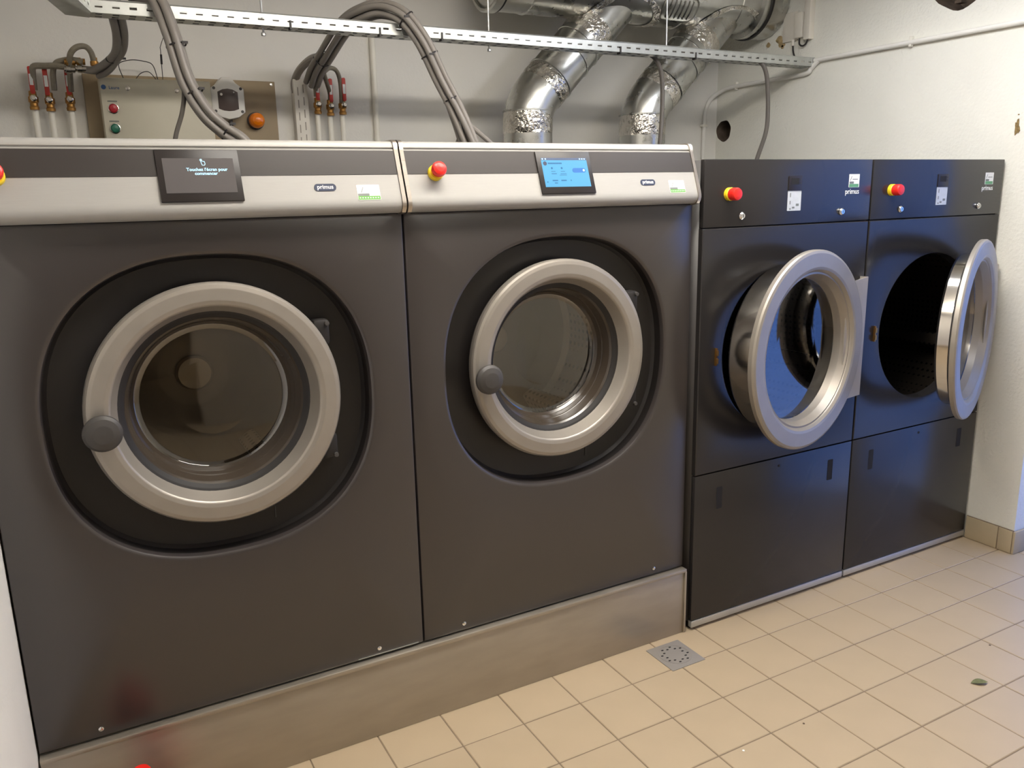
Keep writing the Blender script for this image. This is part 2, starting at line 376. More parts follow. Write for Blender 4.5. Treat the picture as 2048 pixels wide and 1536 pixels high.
# ------------------------------------------------------------------ steel plinth
pt = thing('steel_plinth', 'low beige steel plinth under both washing machines', 'plinth', (-.01, 0, 0))
box('plinth_body', -.998, 1.0, -.014, .78, 0, .236, 'plinth', pt, bev=.002)
box('plinth_lip', -.998, 1.001, -.0195, .01, .234, .2475, 'plinth', pt, bev=.003)
box('plinth_corner', .993, 1.002, -.0195, -.010, .002, .238, 'plinth', pt, bev=.002)
box('plinth_top', -.998, 1.0, .01, .78, .236, .2475, 'plinth', pt)

# ------------------------------------------------------------------ washing machines
WZ = 1.0475       # centre of the recess
def superell(a, b, k, n=2.35):
    c, s = math.cos(k), math.sin(k)
    return (a*math.copysign(abs(c)**(2/n), c), b*math.copysign(abs(s)**(2/n), s))
def washer(cx, hw, label, screen_on):
    t = thing('washing_machine', label, 'washing machine', (cx, 0, .2475), group='large front-loading washing machines')
    o = Vector((0, 0, -.2475)); W = Matrix.Translation(o)
    Z0, Z1 = .252, 1.513
    # hollow cabinet
    V, F = boxdata(-hw+.004, hw-.004, .028, .80, .250, 1.690); F = [F[i] for i in (0, 1, 3, 4, 5)]
    cab = mesh('cabinet', V, F, 'side', t, mtx=W); md = cab.modifiers.new('t', 'SOLIDIFY'); md.thickness = .004
    # front panel with a rounded square opening
    n = 128; ang = [2*math.pi*k/n for k in range(n)]
    corn = [math.atan2(zz-WZ, xx) for xx in (-hw, hw) for zz in (Z0, Z1)]
    for c_ in corn:
        c_ %= 2*math.pi; j = min(range(n), key=lambda i: abs(ang[i]-c_)); ang[j] = c_
    def rect(k, e=0.):
        c, s = math.cos(k), math.sin(k); X = hw-e; zt, zb = Z1-e-WZ, Z0+e-WZ
        f = min(X/abs(c) if abs(c) > 1e-9 else 1e9, (zt/s if s > 1e-9 else (zb/s if s < -1e-9 else 1e9)))
        return (f*c, f*s)
    rows = [[(p[0], .030, p[1]+WZ) for p in (rect(k) for k in ang)], [(p[0], .006, p[1]+WZ) for p in (rect(k) for k in ang)],
            [(p[0], .0018, p[1]+WZ) for p in (rect(k, .0018) for k in ang)], [(p[0], 0, p[1]+WZ) for p in (rect(k, .006) for k in ang)]]
    def hole(a, b, y):
        out = []
        for k in ang:      # intersect the direction k with the superellipse
            c, s = math.cos(k), math.sin(k); r = (abs(c/a)**2.35+abs(s/b)**2.35)**(-1/2.35); out.append((r*c, y, r*s+WZ))
        return out
    A, B_ = .388, .378
    for d, y in ((.012, 0), (.006, .0012), (.002, .004), (0, .009), (-.001, .02)): rows.append(hole(A+d, B_+d, y))
    V = [p for r in rows for p in r]
    F = [(a*n+i, a*n+(i+1) % n, (a+1)*n+(i+1) % n, (a+1)*n+i) for a in range(len(rows)-1) for i in range(n)]
    mesh('front_panel', V, F, 'panel', t, mtx=W)
    rows = [hole(A-.001, B_-.001, .019), hole(A-.004, B_-.004, .044), hole(A-.012, B_-.012, .053), hole(A-.03, B_-.03, .056)]
    rows.append([(.262*math.cos(k), .058, .262*math.sin(k)+1.055) for k in ang])
    V = [p for r in rows for p in r]
    F = [(a*n+i, a*n+(i+1) % n, (a+1)*n+(i+1) % n, (a+1)*n+i) for a in range(len(rows)-1) for i in range(n)]
    mesh('door_recess', V, F, 'recess', t, mtx=W)
    DC = (0, 0, 1.055-.2475)
    # inside: gasket, drum, hub
    lathe('door_gasket', [(.262, .058), (.250, .062), (.238, .075), (.236, .12), (.262, .17), (.27, .165)], 'black', t, c=DC)
    dr = lathe('drum', [(.262, .165), (.315, .18), (.318, .46)], 'drum', t, c=DC)
    lathe('drum_back', [(.318, .459), (.30, .475), (.20, .478), (.10, .470), (0, .470)], 'hub_dark', dr, c=DC)
    lathe('drum_hub', [(.052, .468), (.052, .455), (.046, .450), (0, .449)], 'hub', dr, c=DC, n=40)
    for q in range(3):
        a = 2*math.pi*q/3+.5
        box('drum_lifter', -.028, .028, .19, .45, .235, .318, 'drum', dr, bev=.012, mtx=Matrix.Translation(DC) @ Matrix.Rotation(a, 4, 'Y'))
    # door ring
    door = lathe('door_ring', [(.304, .030), (.306, .012), (.304, .004), (.299, -.003), (.290, -.0055), (.262, -.0065), (.252, -.004), (.2475, .000), (.233, .034), (.229, .042), (.235, .046), (.255, .030)], 'ring', t, c=DC, n=96, closed=True)
    lathe('door_back', [(.300, .030), (.296, .050), (.238, .054), (.231, .044)], 'black', door, c=DC, n=72)
    lathe('glass_bowl_wall', [(.232, .043), (.225, .046), (.213, .060), (.2045, .085), (.2055, .0875), (.2035, .0895), (.198, .105), (.190, .114)], 'bowl', door, c=DC, n=72)
    lathe('door_glass', [(.191, .113), (.186, .1165), (.178, .1185), (.10, .1195), (0, .1198)], 'glass', door, c=DC, n=72)
    lathe('glass_rim', [(.2335, .036), (.2335, .046), (.218, .052), (.216, .048), (.226, .040)], 'black', door, c=DC, n=72, closed=True)
    kx, kz = -.270, 1.034-.2475
    lathe('door_knob', [(0, -.052), (.022, -.0505), (.036, -.046), (.0425, -.038), (.043, -.030), (.039, -.024), (.022, -.018), (.020, .0)], 'knob', door, c=(kx, 0, kz), n=40)
    for s, dz in ((1, .155), (1, -.155)):
        hx = .258; z = 1.055-.2475+dz
        box('door_hinge', hx-.01, hx+.032, .012, .056, z-.034, z+.034, 'black', t, bev=.008)
        lathe('hinge_pin', [(0, -.002), (.006, -.001), (.007, .012)], 'knob', t, c=(hx+.024, .006, z+(.024 if dz > 0 else -.024)), n=12)
    box('door_seam', .116, .1185, .0535, .0565, DC[2]-.340, DC[2]-.306, 'knob', t)
    for s in (-1, 1): lathe('panel_screw', [(0, -.0035), (.004, -.003), (.0062, -.0015), (.0065, .001)], 'chrome', t, c=(s*.364, 0, .275-.2475), n=14)
    # control panel: extruded brushed profile
    prof = [(.11, 1.692), (.034, 1.692), (.024, 1.6905), (.017, 1.686), (.0135, 1.6795), (.0125, 1.6755), (.0155, 1.6735), (.0155, 1.6715), (.0105, 1.6700), (.0100, 1.667)]
    prof += [(-.0325, 1.548), (-.0355, 1.538), (-.0360, 1.530), (-.0335, 1.521), (-.027, 1.514), (-.017, 1.510), (.0, 1.5085), (.02, 1.5085)]
    def extr(name, pr, x0, x1, m, par):
        n = len(pr); V = [(x, y, z-.2475) for x in (x0, x1) for y, z in pr]
        F = [(i, i+1, n+i+1, n+i) for i in range(n-1)]+[tuple(range(n))+(), tuple(range(n, 2*n))]
        return mesh(name, V, F, m, par)
    fas = extr('control_fascia', prof, -hw+.012, hw-.012, 'steel_face', t)
    def grow(pr, d): return [(y-d*(.9 if z > 1.512 else 0), z+(d if z > 1.675 else (-d if z < 1.52 else 0))) for y, z in pr]
    sp = [(.11, 1.692), (.03, 1.692), (.019, 1.688), (.0125, 1.680), (.010, 1.668)]+prof[10:]
    for s in (-1, 1):
        a = s*(hw-.006); extr('end_trim', grow(sp, .0035), a-.0055, a+.0055, 'steel', t)
    # features on the sloping face
    p0, p1 = Vector((0, .0100, 1.667)), Vector((0, -.0325, 1.548)); tilt = math.atan2(p0.y-p1.y, p0.z-p1.z); ln = (p0-p1).length
    def face(x, z, lift=0.):
        s = (1.667-z)/(1.667-1.548); q = p0.lerp(p1, s); nrm = Vector((0, -math.cos(tilt), math.sin(tilt)))
        q = q+nrm*lift; return facing(x, q.y, q.z-.2475, tilt)
    def zs(z): return (z-1.6075)/math.cos(tilt)
    hh = (1.667-1.607)/math.cos(tilt)
    box('dark_band', -hw+.0125, hw-.0125, -hh/2, hh/2, 0, .0012, 'band', fas, mtx=face(0, 1.637, .0))
    bz = box('screen_bezel', -.0915, .0915, -.0625, .0625, 0, .005, 'bezel', t, bev=.0015, mtx=face(.004, 1.6065, .0008))
    if screen_on:
        scr = box('screen', -.077, .077, -.043, .043, .0045, .0056, 'scr_blue', bz); U = .00565
        boxes('status_bar', [(-.077, .077, .036, .043, U-.001, U)], 'scr_bar', scr, smooth=False)
        prism('round_icon', ring2d(.0062), .0003, 'navy', scr, Matrix.Translation((-.066, .0265, U)))
        prism('start_button', rrect(.046, .0135, .0065), .0003, 'scr_btn', scr, Matrix.Translation((.045, .0055, U)))
        prism('button_dot', ring2d(.0035, 14), .0003, 'scr_txt', scr, Matrix.Translation((.061, .0055, U+.0003)))
        ln_ = [(-.056+.0052*q, -.056+.0052*q+.0042, .0245, .0290) for q in range(9)]
        ln_ += [(-.050, -.036, .002, .0035), (-.050, -.033, -.005, -.003), (-.018, -.004, .002, .0035), (-.020, 0, -.005, -.0035), (-.024, 0, -.009, -.0078)]
        ln_ += [(-.051, -.033, -.026, -.0225), (-.045, -.035, -.033, -.0305), (-.022, -.004, -.026, -.0225), (.010, .013, -.026, -.0225), (-.070, -.066, -.030, -.027)]
        boxes('screen_lines', [(a, b, c_, d, U, U+.0003) for a, b, c_, d in ln_], 'scr_dark', scr, smooth=False, kind='stuff')
        for xx in (-.046, -.013): prism('screen_icon', ring2d(.0032, 12), .0003, 'scr_dark', scr, Matrix.Translation((xx, .0125, U)))
        boxes('status_icons', [(a, a+.004, .038, .0415, U, U+.0003) for a in (-.074, -.064, .052, .060, .068)], 'scr_txt', scr, smooth=False, kind='stuff')
    else:
        scr = box('screen', -.078, .078, -.042, .041, .0045, .0056, 'scr_off', bz)
        text('screen_text', 'Touchez l\'\u00e9cran pour', .0105, 'scr_txt', scr, Matrix.Translation((.017, .0135, .0057)), bold=.0002)
        text('screen_text', 'commencer', .0105, 'scr_txt', scr, Matrix.Translation((.014, .0040, .0057)), bold=.0002)
        for q in range(12):
            pass
        hand = [(-.0035, -.001), (-.0045, .006), (-.0030, .0065), (-.0010, .0035), (.0038, .0028), (.0045, -.003), (.0030, -.006), (-.0022, -.006)]
        V, F = [], []
        for a, b in zip(hand, hand[1:]+hand[:1]):
            d = Vector((b[0]-a[0], b[1]-a[1], 0)).normalized(); nn = Vector((-d.y, d.x, 0))*.0007; k0 = len(V)
            for pp in (a, b):
                for sg in (-1, 1): V.append((pp[0]+sg*nn.x, pp[1]+sg*nn.y, .0003))
            F.append((k0, k0+1, k0+3, k0+2))
        mesh('touch_icon', V, F, 'scr_txt', scr, mtx=Matrix.Translation((.010, .0300, .0057)))
        prism('touch_dot', ring2d(.0028, 12), .0003, 'scr_txt', scr, Matrix.Translation((.0062, .0365, .0057)))
    bd = prism('brand_badge', rrect(.0555, .0185, .0090), .0012, 'navy', t, face(.294, 1.5765, .0002))
    text('badge_text', 'primus', .0150, 'white', bd, Matrix.Translation((0, .0008, .0013)), bold=.00018)
    sk = prism('sticker', rrect(.060, .040, .002), .0006, 'white', t, face(.404, 1.5625, .0002))
    prism('sticker_stripe', rrect(.058, .0095, .0005), .0003, 'green', sk, Matrix.Translation((0, -.0140, .0006)))
    prism('sticker_block', rrect(.030, .0065, .0005), .0003, 'greyprint', sk, Matrix.Translation((-.014, -.0060, .0006)))
    boxes('sticker_print', [(.004, .026, -.0075, -.0045, .0006, .0009), (-.008, .018, .0045, .0065, .0006, .0009)]+[(-.026+.0068*q, -.0225+.0068*q, -.0155, -.0125, .0009, .0011) for q in range(8)], 'label', sk, smooth=False)
    prism('sticker_stroke', [(-.0205, .000), (-.0185, -.0005), (-.0125, .0130), (-.0135, .0150)], .0003, 'greyprint', sk, Matrix.Translation((0, 0, .0006)))
    es = lathe('stop_button', [(.0, .0), (.021, .0), (.021, .010), (.019, .013), (.0, .013)], 'yellow', t, axis='z', n=32, mtx=face(-.404, 1.6085, 0))
    lathe('stop_cap', [(.0135, .012), (.0145, .018), (.0195, .024), (.0205, .031), (.0185, .038), (.012, .0425), (0, .044)], 'red', es, axis='z', n=32)
    box('fascia_underside', -hw+.012, hw-.012, .0, .03, 1.5065-.2475, 1.5095-.2475, 'gap', t)
    return t
w1 = washer(-.506, .502, 'dark washing machine at left with dim screen asking to touch', False)
w2 = washer(.494, .4945, 'dark washing machine with lit blue screen, next to the dryers', True)
box('loose_edge_strip', .30, .485, -.0015, .001, .2565-.2475, .2585-.2475, 'alu', w1)

# ------------------------------------------------------------------ dryers
YD = -.0225; DW = .3945
def dryer(cx, th, label, bd=.09):
    t = thing('tumble_dryer', label, 'tumble dryer', (cx, YD, 0), group='dark tumble dryers with open doors')
    V, F = boxdata(-DW, DW, .02, 1.0, .03, 1.643); F = [F[i] for i in (0, 1, 3, 4, 5)]
    cab = mesh('cabinet', V, F, 'side', t); md = cab.modifiers.new('t', 'SOLIDIFY'); md.thickness = .003
    box('kick_base', -DW+.01, DW-.01, .018, .06, 0, .05, 'gap', t)
    box('kick_strip', -DW+.001, DW-.001, -.002, .016, .012, .036, 'alu', t, bev=.0015)
    box('seam_backing', -DW+.004, DW-.004, .014, .020, .585, .592, 'gap', t); box('seam_backing', -DW+.004, DW-.004, .014, .020, 1.424, 1.434, 'gap', t)
    box('lower_panel', -DW, DW, 0, .02, .038, .5855, 'dryer', t, bev=.0025)
    up_ = box('control_panel', -DW, DW, 0, .02, 1.4305, 1.645, 'dryer', t, bev=.0025)
    # middle panel with round opening
    Z0, Z1, R, ZD = .5885, 1.4275, .290, 1.0; n = 96; ang = [2*math.pi*k/n for k in range(n)]
    for c_ in [math.atan2(zz-ZD, xx) % (2*math.pi) for xx in (-DW, DW) for zz in (Z0, Z1)]:
        j = min(range(n), key=lambda i: abs(ang[i]-c_)); ang[j] = c_
    def rect(k, e=0.):
        c, s = math.cos(k), math.sin(k); zt, zb = Z1-e-ZD, Z0+e-ZD
        f = min((DW-e)/abs(c) if abs(c) > 1e-9 else 1e9, (zt/s if s > 1e-9 else (zb/s if s < -1e-9 else 1e9))); return (f*c, f*s)
    rows = [[(p[0], .02, p[1]+ZD) for p in (rect(k) for k in ang)], [(p[0], .0025, p[1]+ZD) for p in (rect(k) for k in ang)], [(p[0], 0, p[1]+ZD) for p in (rect(k, .0025) for k in ang)]]
    for r, y in ((R+.006, 0), (R+.001, .002), (R, .007), (R, .045)): rows.append([(r*math.cos(k), y, r*math.sin(k)+ZD) for k in ang])
    V = [p for r in rows for p in r]
    F = [(a*n+i, a*n+(i+1) % n, (a+1)*n+(i+1) % n, (a+1)*n+i) for a in range(len(rows)-1) for i in range(n)]
    mesh('front_panel', V, F, 'dryer', t)
    dr = lathe('drum', [(R, .044), (.30, .050), (.335, .075), (.338, .70), (.32, .72), (0, .725)], 'drum_dark', t, c=(0, 0, ZD), n=72)
    for q in range(3):
        box('drum_lifter', -.03, .03, .10, .68, .255, .335, 'drum_dark', dr, bev=.014, mtx=Matrix.Translation((0, 0, ZD)) @ Matrix.Rotation(2*math.pi*q/3+1.95, 4, 'Y'))
    lt = boxes('door_catch', [(-.326, -.320, -.008, .002, 1.001-.030, 1.001+.030)], 'brass', t)
    boxes('catch_roller', [(-.328, -.319, -.012, -.004, 1.006, 1.024), (-.328, -.319, -.012, -.004, .978, .996)], 'brass', lt)
    # open door hinged on the right
    hx, hy, L, tt = .370, -.004, .385, .034
    dx = hx-L*math.cos(th)+tt*math.sin(th); dy = hy-L*math.sin(th)-tt*math.cos(th)
    d = lathe('door', [(.336, .014), (.345, .010), (.3455, -.004), (.342, -.010), (.334, -.0135), (.288, -.0145), (.279, -.012), (.272, -.004), (.259, .028), (.252, .050), (.247, .050), (.252, .024), (.264, -.001), (.30, .006)], 'ring', t, n=96, closed=True, loc=(dx, dy, 1.003), rotz=th)
    lathe('door_seal', [(.325, .008), (.326, .017), (.316, .022), (.300, .022), (.296, .010)], 'black', d, n=72)
    lathe('door_body', [(.297, .012), (.293, .020), (.292, bd-.008), (.286, bd), (.262, bd+.002), (.250, bd-.004), (.248, .048)], 'polish', d, n=80)
    lathe('door_glass', [(.250, .049), (.246, .052), (.12, .0535), (0, .054)], 'glass_d', d, n=64)
    # hinge bracket: plate folded back to the cabinet
    x0, x1, zb, zt = .245, .388, -.222, .224
    V, F = [], []
    prof = [(x0, .006), (x1-.004, .004), (x1, .008), (x1, .036)]; prof2 = [(x1-.004, .036), (x1-.004, .010), (x1-.007, .008), (x0, .010)]
    pr = prof+prof2; n = len(pr); V = [(x, y, z) for z in (zb, zt) for x, y in pr]
    V = [(x, y, z+(.012 if (z > 0 and x < .3) else 0)*-1) for x, y, z in V]
    F = [(i, (i+1) % n, n+(i+1) % n, n+i) for i in range(n)]+[tuple(range(n)), tuple(range(n, 2*n))]
    mesh('hinge_bracket', V, F, 'bracket', d)
    tube('hinge_pin', [(x1-.003, .034, zb+.01), (x1-.003, .034, zt-.01)], .006, 'alu', d, straight=True)
    # controls
    es = lathe('stop_button', [(0, 0), (.021, 0), (.021, .012), (.019, .015), (0, .015)], 'yellow', t, axis='z', n=32, mtx=facing(-.290, 0, 1.5355))
    lathe('stop_cap', [(.0185, .014), (.0200, .018), (.0203, .038), (.018, .043), (.010, .045), (0, .0455)], 'red', es, axis='z', n=32)
    for s, xx in ((-1, -.231), (1, .245)):
        lk = lathe('panel_lock', [(0, 0), (.0125, 0), (.0125, .004), (.0105, .007), (.0080, .009), (0, .009)], 'chrome', t, axis='z', n=28, mtx=facing(xx, 0, 1.4645))
        boxes('key_slot', [(-.0012, .0012, -.005, .005, .0085, .0094)], 'gap', lk)
    dm = prism('display_module', rrect(.064, .049, .003), .0025, 'bezel', t, facing(.008, 0, 1.566), bev=.0008)
    boxes('display_window', [(-.020, .016, -.004, .017, .0025, .0030)], 'gap', dm, smooth=False)
    boxes('display_key', [(.021, .028, .010, .016, .0025, .0032), (.021, .028, -.002, .004, .0025, .0032)], 'side', dm, smooth=False)
    lb = prism('instruction_label', rrect(.064, .067, .002), .0010, 'label', t, facing(.008, 0, 1.508))
    boxes('label_print', [(-.022, -.018, .012, .026, .001, .0013), (-.022, -.018, -.012, .000, .001, .0013), (.008, .022, -.018, -.010, .001, .0013), (-.010, .002, -.026, -.020, .001, .0013), (-.022, -.016, -.030, -.024, .001, .0013)], 'greyprint', lb, smooth=False)
    sk = prism('sticker', rrect(.054, .046, .002), .0006, 'white', t, facing(.302, 0, 1.571))
    prism('sticker_stripe', rrect(.048, .011, .0005), .0003, 'teal', sk, Matrix.Translation((-.001, -.0165, .0006)))
    prism('sticker_block', rrect(.022, .008, .0005), .0003, 'greyprint', sk, Matrix.Translation((-.013, -.0065, .0006)))
    prism('sticker_stroke', [(-.0215, .001), (-.0195, .000), (-.0125, .0150), (-.0140, .0170)], .0003, 'greyprint', sk, Matrix.Translation((0, 0, .0006)))
    boxes('sticker_print', [(-.009, .018, .004, .0065, .0006, .0009)], 'greyprint', sk, smooth=False)
    text('brand_text', 'primus', .0265, 'white', t, facing(.295, -.0004, 1.5335), bold=.0002)
    for xx in (-.282, .281):
        prism('pull_slot', rrect(.027, .082, .003), .0012, 'gap', t, facing(xx, .0004, .489))
    lathe('panel_keyhole', [(0, .0), (.005, .0), (.005, .0015), (0, .0018)], 'gap', t, axis='z', n=14, mtx=facing(.005, 0, .555))
    return t
d1 = dryer(1.4075, math.radians(11.2), 'dark dryer beside the blue-screen washer, its door slightly ajar', .125)
d2 = dryer(2.2035, math.radians(21.7), 'dark dryer against the right wall, its door swung wider open', .072)

# ------------------------------------------------------------------ ventilation duct
DY, DR, MR, MZ = 1.35, .113, .158, 2.495
du = thing('exhaust_duct', 'galvanised ventilation duct with two bent branches above the machines', 'duct', (1.7, DY, MZ))
def dl(p): return (p[0]-1.7, p[1]-DY, p[2]-MZ)
mainp = lathe('main_pipe', [(MR, -.72), (MR, .905)], 'galv', du, axis='x', n=64)
lathe('end_cap', [(0, -.735), (.135, -.735), (.150, -.728), (.150, -.742), (.160, -.745), (.166, -.738), (.166, -.70), (.159, -.695)], 'galv', du, axis='x', n=64)
lathe('end_gasket', [(.1605, -.700), (.1640, -.699), (.1640, -.690), (.1590, -.688)], 'black', du, axis='x', n=64)
for x in (-.55, .30, .62): lathe('seam_ring', [(MR-.001, x-.008), (MR+.004, x-.004), (MR+.004, x+.004), (MR-.001, x+.008)], 'galv', mainp, axis='x', n=64)
lathe('wall_flange', [(MR, .735), (.180, .742), (.182, .760), (.180, .775), (.176, .90), (.172, .91)], 'galv', du, axis='x', n=64)
lathe('flange_gasket', [(.181, .776), (.186, .780), (.186, .794), (.178, .797)], 'black', du, axis='x', n=64)
def branch(x):
    pts = [(x, DY, 1.15), (x, DY, 1.5), (x, DY, 1.83)]
    for k in range(0, 7):
        a = math.radians(45*k/6); pts.append((x+.2-.2*math.cos(a), DY, 1.86+.2*math.sin(a)))
    ex, ez = pts[-1][0], pts[-1][2]
    pts.append((ex+.25, DY, ez+.25)); pts.append((ex+(MZ-.06-ez), DY, MZ-.06))
    b = tube('branch_pipe', [dl(p) for p in pts], DR, 'galv', du, straight=True, n=48)
    def band(name, s0, s1, grow, m, crump=0.):
        c = Vector(dl((ex, DY, ez))); dv = Vector((1, 0, 1)).normalized()
        if s0 < 0: c = Vector(dl((x, DY, 1.80))); dv = Vector((0, 0, 1)); s0 += 1; s1 += 1
        Q = [c+dv*(s0+(s1-s0)*i/6) for i in range(7)]; T, N, Bn = frames(Q); V, F = [], []; n = 48
        for i, q in enumerate(Q):
            for k in range(n):
                a = 2*math.pi*k/n; r = DR+(grow if 0 < i < 6 else .0006)+crump*random.uniform(-1, 1)
                V.append(tuple(q+r*(math.cos(a)*N[i]+math.sin(a)*Bn[i])))
        for i in range(6):
            for k in range(n): l = (k+1) % n; F.append((i*n+k, i*n+l, (i+1)*n+l, (i+1)*n+k))
        return mesh(name, V, F, m, b)
    band('tape_band', -.98, -.885, .0022, 'tape', .0014)
    band('tape_band', .015, .085, .0022, 'tape', .0014)
    band('tape_band', .33, .425, .003, 'tape', .0016)
    band('seam_ring', .088, .098, .005, 'galv'); band('seam_ring', .225, .233, .004, 'galv'); band('seam_ring', -.885, -.877, .004, 'galv'); band('seam_ring', .300, .308, .004, 'galv')
    # saddle where the branch meets the main pipe
    jx = ex+(MZ-ez)-1.7; V, F = [], []; n = 40
    for i in range(5):
        for k in range(n):
            a = 2*math.pi*k/n; u = .175*math.cos(a)*(1-.06*i); ph = .95*math.sin(a)*(1-.03*i)
            r = MR+.004+.002*(i == 1); V.append((jx-.06+u*1.25, -r*math.sin(ph+.25), -r*math.cos(ph+.25)))
    for i in range(4):
        for k in range(n): l = (k+1) % n; F.append((i*n+k, i*n+l, (i+1)*n+l, (i+1)*n+k))
    mesh('saddle_tape', V, F, 'tape', b)
    return b
branch(1.157); branch(1.815)
V, F = [], []; nu, nv = 14, 10
for i in range(nu+1):
    for k in range(nv+1):
        u, v = -1+2*i/nu, -1+2*k/nv; q = max(abs(u), abs(v)); e = (abs(u)**4+abs(v)**4)**.25 or 1; u2_, v2_ = u*q/e*1., v*q/e
        ph = .85+v2_*.42; r = MR+.006; V.append((.235+u2_*.105, -r*math.sin(ph), -r*math.cos(ph)))
for i in range(nu):
    for k in range(nv): a = i*(nv+1)+k; F.append((a, a+1, a+nv+2, a+nv+1))
ah = mesh('access_hatch', V, F, 'galv', du)
ah.modifiers.new('t', 'SOLIDIFY').thickness = .006
for q in range(6): tube('hatch_rib', [(.17+.026*q, -(MR+.008)*math.sin(p), -(MR+.008)*math.cos(p)) for p in (.6, .8, 1.0, 1.15)], .0035, 'galv', ah, n=6)

# ------------------------------------------------------------------ cable tray
tr = thing('cable_tray', 'long slotted galvanised cable tray hanging above the machines', 'cable tray', (1.0, 1.03, 2.14))
TY0, TY1, TZ0, TZ1 = .995, 1.075, 2.138, 2.178
def slotted(name, p, q, z0, z1, pitch=.05, sl=.022, sh=.008):
    p, q = Vector(p), Vector(q); L = (q-p).length; d = (q-p).normalized(); nn = int(L/pitch); pitch = L/nn; zc = (z0+z1)/2; V, F = [], []
    def P(s, z): V.append((p.x+d.x*s-1.0, p.y+d.y*s-1.03, z-2.14)); return len(V)-1
    for k in range(nn):
        a, b = k*pitch, (k+1)*pitch; c0, c1 = (a+b)/2-sl/2, (a+b)/2+sl/2; za, zb = zc-sh/2, zc+sh/2
        g = [[P(s, z) for z in (z0, za, zb, z1)] for s in (a, c0, c1, b)]
        for i in range(3):
            for j in range(3):
                if i == 1 and j == 1: continue
                F.append((g[i][j], g[i+1][j], g[i+1][j+1], g[i][j+1]))
    o = mesh(name, V, F, 'tray', tr, smooth=False); o.modifiers.new('t', 'SOLIDIFY').thickness = .0018; return o
slotted('front_rail', (-.63, TY0, 0), (2.60, TY0, 0), TZ0, TZ1)
slotted('back_rail', (-.63, TY1, 0), (2.60, TY1, 0), TZ0, TZ1)
V = []; F = []
nb = 65
for k in range(nb):
    a = -.63+k*.0497; g = []
    for s in (a, a+.015, a+.035, a+.05): g.append([(s-1.0, y-1.03, TZ0-2.14) for y in (TY0, TY0+.012, TY0+.030, TY1-.030, TY1-.012, TY1)])
    base = len(V); V += [p for r in g for p in r]
    for i in range(3):
        for j in range(5):
            if i == 1 and j in (1, 3): continue
            F.append((base+i*6+j, base+(i+1)*6+j, base+(i+1)*6+j+1, base+i*6+j+1))
bt = mesh('tray_bottom', V, F, 'tray', tr, smooth=False); bt.modifiers.new('t', 'SOLIDIFY').thickness = .0016
for y in (TY0, TY1): tube('rolled_lip', [(-1.63, y-1.03, TZ1-2.14), (1.6, y-1.03, TZ1-2.14)], .0022, 'tray', tr, straight=True, n=6)
boxes('end_plate', [(1.588, 1.606, TY0-1.03-.002, TY0-1.03+.004, -.002, .040)], 'alu', tr)
# bent left section
e0, e1 = Vector((-.63, TY0, 0)), Vector((-.74, TY0-.45, 0))
slotted('bend_rail', e1, e0, TZ0, TZ1)
slotted('bend_rail', (-.82, TY0-.43, 0), (-.700, TY1-.02, 0), TZ0, TZ1)
mesh('bend_bottom', [(e1.x-1, e1.y-1.03, -.002), (e0.x-1, e0.y-1.03, -.002), (-1.63, TY1-1.03, -.002), (-1.70, TY1-.02-1.03, -.002), (-1.82, TY0-.43-1.03, -.002)], [(0, 1, 2, 3, 4)], 'tray', tr).modifiers.new('t', 'SOLIDIFY').thickness = .0016
for x in (-.083, .812, 1.716):
    tube('hanger_rod', [(x-1.0, .022, -.02), (x-1.0, .022, ZC-2.14)], .0038, 'alu', tr, straight=True, n=8)
    lathe('rod_nut', [(0, -.026), (.008, -.026), (.008, -.016), (0, -.016)], 'alu', tr, axis='z', n=6, c=(x-1.0, .022, 0))
for x in (-.40, .0, .33, .58, 1.42, 1.84): box('joint_clip', x-1.0-.003, x-1.0+.003, TY0-1.03-.005, TY0-1.03+.02, -.010, .020, 'tie', tr)

# ------------------------------------------------------------------ hoses and cables
for k, (y, z, r, lb) in enumerate(((1.012, 2.152, .010, 'front'), (1.034, 2.152, .010, 'middle'), (1.056, 2.151, .009, 'rear'))):
    tag(tube('tray_cable', [(x, y+.002*math.sin(3*x+k), z+.001*math.sin(5*x+2*k)) for x in (-.62, -.2, .2, .6, 1.0, 1.4, 1.8, 2.2, 2.5)], r, 'hose_dark', n=8), lb+' dark cable lying along the bottom of the cable tray', 'cable', 'cables lying in the tray')
A_ = [(-0.5, 1.06, 2.207), (-0.458, 1.03, 2.215), (-0.426, 0.98, 2.187), (-0.399, 0.945, 2.079), (-0.371, 0.93, 1.939), (-0.326, 0.91, 1.841), (-0.272, 0.9, 1.784), (-0.212, 0.88, 1.73), (-.17, .87, 1.60)]
ga = 'grey hoses draped over the tray to the left washer'
for a, b, lb in ((-.010, .022, 'right-hand grey hose of the bundle draped over the tray by the control box'), (-.022, -.002, 'front grey hose of the bundle draped over the tray by the control box'), (-.006, -.024, 'left-hand grey hose of the bundle draped over the tray by the control box'), (.014, .002, 'rear grey hose of the bundle draped over the tray by the control box')):
    Q = offset_path(A_, a, b); tag(mesh('hose', *tubedata(Q, .0128, 12), 'hose'), lb, 'hose', ga)
tag(tube('power_cable', [(-0.395, 0.945, 1.985), (-0.388, 0.94, 1.945), (-0.384, 0.94, 1.901), (-0.397, 0.94, 1.837), (-0.428, 0.94, 1.75), (-.45, .94, 1.62)], .0075, 'hose_dark'), 'single dark cable leaving the hose bundle in front of the control box', 'cable')
B_p = [(0.229, 1.58, 2.035), (0.231, 1.5, 2.08), (0.237, 1.38, 2.12), (0.258, 1.18, 2.195), (0.307, 1.085, 2.226), (0.358, 1.03, 2.232), (0.416, 0.97, 2.198), (0.479, 0.945, 2.111), (0.536, 0.93, 1.987), (0.585, 0.91, 1.878), (0.633, 0.88, 1.72), (.66, .87, 1.58)]
